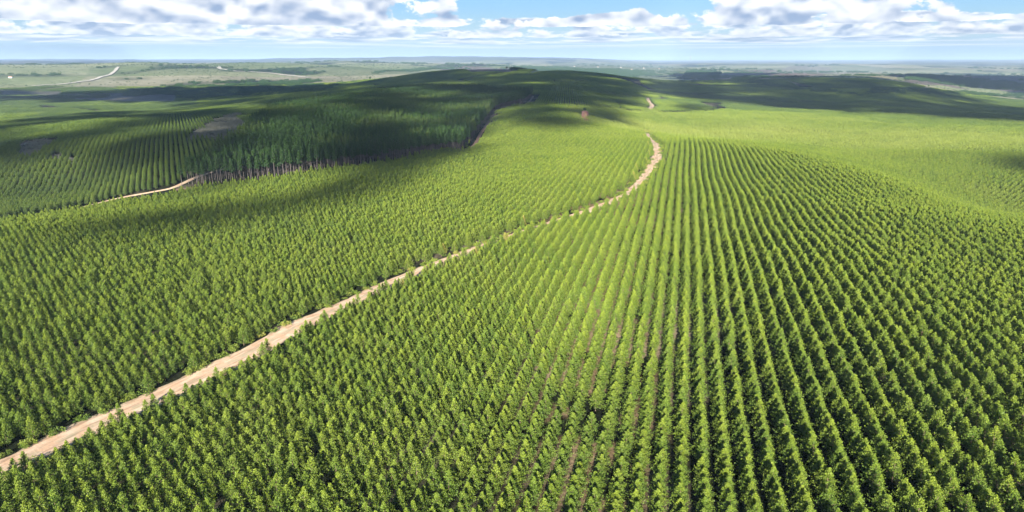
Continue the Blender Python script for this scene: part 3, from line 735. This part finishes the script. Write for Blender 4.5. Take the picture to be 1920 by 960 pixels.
# ------------------------------------------------------------------ far houses and a tower
m_wall = simple('white_plaster', (.78,.76,.72), .8, .05, .3); m_roofr = simple('clay_tiles', (.35,.17,.10), .8, .2, .5)
m_win = simple('dark_glass', (.03,.035,.04), .2, .1, 1, .5); m_conc = simple('grey_concrete', (.35,.35,.36), .8, .1, .1)
def box(x0, x1, y0, y1, z0, z1):
    V = [(x, y, z) for z in (z0, z1) for x, y in ((x0,y0),(x1,y0),(x1,y1),(x0,y1))]
    return V, [[3,2,1,0],[4,5,6,7],[0,1,5,4],[1,2,6,5],[2,3,7,6],[3,0,4,7]]
def house_meshes():
    L, D_, H_ = 7.0, 4.5, 3.4
    V, Fc = box(-L, L, -D_, D_, -1.5, H_); V += [(-L, 0, H_+2.6), (L, 0, H_+2.6)]; Fc += [[4, 7, 8], [5, 9, 6]]
    wl = mesh_obj('wall', V, Fc, m_wall, False)
    V = [(-L-.5,-D_-.6,H_-.1),(L+.5,-D_-.6,H_-.1),(L+.5,0,H_+2.75),(-L-.5,0,H_+2.75),(-L-.5,D_+.6,H_-.1),(L+.5,D_+.6,H_-.1)]
    V2 = [(a_, b_, c_+.2) for a_, b_, c_ in V]
    rf = mesh_obj('roof', V+V2, [[0,1,2,3],[3,2,5,4],[9,8,7,6],[10,11,8,9],[0,6,7,1],[5,11,10,4]], m_roofr, False)
    V, Fc = box(-.6, .6, -D_-.06, -D_+.02, 0, 2.1); dr = mesh_obj('door', V, Fc, m_bark_y, False)
    V, Fc = box(-.7, .7, -D_-.05, -D_+.02, 1.0, 2.2); wn = mesh_obj('window', V, Fc, m_win, False)
    return wl, rf, dr, wn
HM = house_meshes()
hs = [(20,146,'lone white house on the lit slope at the far left'), (1310,135,'white house on the dark slope right of the middle'),
      (1022,124,'white village house at the left end of far village'), (1052,128,'white village house below the far blue ridge'), (1077,125,'white village house, third from the left'),
      (1098,129,'white village house in the middle of the far village'), (1121,126,'white village house just right of village middle'), (1143,130,'white village house beside the pale clearing'),
      (1164,127,'white village house, fourth from the right end'), (1184,131,'white village house, third from the right end'), (1207,128,'white village house, second from the right end'), (1236,130,'white village house at the right end of village')]
for a_, b_, lb in hs:
    x, y, z = at(a_, b_); e = empty('house', (x, y, z+.3), random.uniform(-.6, .6)); s = 0.85; e.scale = (s, s, s)
    for src, nm in zip(HM, ('wall', 'roof', 'door')):
        c_ = src.copy(); c_.name = nm; c_.parent = e; COL.objects.link(c_)
    for dx in (-4, 3.6):
        c_ = HM[3].copy(); c_.name = 'window'; c_.parent = e; c_.location.x = dx; COL.objects.link(c_)
    tag(e, lb, 'house', 'white houses scattered in the distance')
x, y, z = at(1294, 115)
e = empty('tower', (x, y, z)); Dt = math.hypot(x, y); hT = 9/F*Dt
tv, tf = tube([(0,0,-3),(0,0,hT*.8)], [hT*.085, hT*.075], 10); mesh_obj('shaft', tv, tf, m_conc).parent = e
tv, tf = tube([(0,0,hT*.78),(0,0,hT*.80),(0,0,hT*.97),(0,0,hT)], [hT*.05, hT*.13, hT*.13, hT*.02], 12); mesh_obj('tank', tv, tf, m_conc).parent = e
tag(e, 'grey tower standing alone on the hazy horizon right of the middle', 'tower')

# ------------------------------------------------------------------ clouds overhead (they cast the shadows on the hills)
m_cloud, t = mat('cloud'); out(t, t.n('ShaderNodeBsdfDiffuse', ins={'Color': (.9,.9,.9,1)}).outputs[0])
import bmesh
bm_ = bmesh.new(); bmesh.ops.create_icosphere(bm_, subdivisions=2, radius=1); SV = np.array([v.co[:] for v in bm_.verts]); SF = np.array([[v.index for v in f_.verts] for f_ in bm_.faces]); bm_.free()
m_thin, t = mat('thin_cloud')
out(t, t.n('ShaderNodeMixShader', ins={0: .28, 1: t.n('ShaderNodeBsdfTransparent').outputs[0], 2: t.n('ShaderNodeBsdfDiffuse', ins={'Color': (.9,.9,.9,1)}).outputs[0]}).outputs[0])
ALT = 900.0
def cloud(pix, rad, dens, label, seed=0, thin=False):
    P = pix if isinstance(pix, np.ndarray) else poly(pix); b0, b1 = P.min(0), P.max(0); rg = np.random.default_rng(seed+50); VV = []; FF = []; n0 = 0
    A_ = (b1-b0).prod(); n = int(A_/(rad*rad)*dens*1.6); q = rg.uniform(b0, b1, (min(n, 60000), 2)); q = q[inside(P, q[:, 0], q[:, 1])]
    if len(q) > 3000: q = q[:3000]
    for x, y in q:
        z = float(height(x, y)); k = ALT/sv[2]
        r_ = rad*rg.uniform(.55, 1.5)*(1.0)
        c_ = np.array([x, y, z]) + sv*(k + rg.uniform(0, 60))
        v = SV*[r_, r_, r_*.42]; v = v*(1+.18*rg.normal(size=(len(SV), 1))) + c_
        VV.append(v); FF.append(SF+n0); n0 += len(SV)
    o = mesh_obj('cloud', np.vstack(VV), np.vstack(FF), m_thin if thin else m_cloud, smooth=True)
    return tag(o, label, 'cloud', kind='structure')
CL = [
 ([(170,250),(300,215),(470,208),(560,184),(700,172),(900,160),(1010,160),(1180,165),(1200,178),(1180,205),(1130,228),(1040,214),(990,206),(945,222),(900,262),(860,292),(640,324),(560,345),(480,346),(380,350),(330,325),(230,290)], 20, .34, 1),
 ([(0,248),(200,226),(470,212),(420,204),(200,212),(0,236)], 22, .25),
 ([(-40,330),(150,312),(250,290),(200,250),(100,262),(-40,250)], 20, .3, 1),
 ([(220,440),(340,428),(520,398),(700,368),(800,328),(890,285),(870,270),(740,315),(640,350),(500,380),(330,412),(220,425)], 13, .6, 1),
 (sector([(330,1650),(560,1150),(700,1150),(900,1050),(1010,880),(1140,980),(1180,1500),(1290,1500),(1320,1400),(1400,1250),(1500,1200),(1700,1150),(1930,980),(2150,980),(2150,1900),(1930,2100),(1760,2600),(1640,3150),(1480,3150),(1350,2900),(1240,2500),(1100,2900),(960,2900),(850,2500),(740,2400),(600,2350),(330,2200)]), 46, .6, 1),
 ([(-40,192),(230,190),(420,192),(640,160),(500,164),(330,168),(100,178),(-40,172)], 50, .3),
 (sector([(1690,3600),(1800,3300),(2000,3000),(2100,4200),(1800,5200),(1650,5000)]), 90, .5),
 (sector([(1260,3300),(1480,3400),(1450,4600),(1250,4800)]), 70, .4),
 (sector([(-100,6500),(280,6300),(300,9000),(-100,9500)]), 140, .4),
 ([(1878,318),(1930,322),(1930,296),(1900,300)], 7, 1.2),  # small unseen cloud added to darken the wedge at the right edge
 ([(1250,202),(1290,208),(1350,206),(1300,198)], 14, .3, 1),
 ([(960,238),(1080,245),(1170,232),(1130,210),(1000,206),(950,220)], 14, .35, 1),
 ([(1400,196),(1560,212),(1760,222),(1930,232),(1930,226),(1700,212),(1500,200)], 18, .3),
]
for i, q in enumerate(CL): cloud(*q[:3], 'broken white cumulus cloud above and behind the viewpoint', i, len(q) > 3)

# ------------------------------------------------------------------ haze
m_haze = bpy.data.materials.new('haze'); m_haze.use_nodes = True; t = NT(m_haze.node_tree)
pv = t.n('ShaderNodeVolumePrincipled', ins={'Color': (.62,.80,1,1), 'Density': 6.5e-5, 'Anisotropy': 0.0})
t.n('ShaderNodeOutputMaterial', ins={'Volume': pv.outputs[0]})
top = max(float(gz.max()), CAMZ) + 45; bot = float(gz.min()) - 1.5
V, Fc = box(-39500, 39500, -39500, 39500, bot, top)
tag(mesh_obj('haze', V, Fc, m_haze), 'thin blue haze fading the far hills', 'haze', kind='stuff')
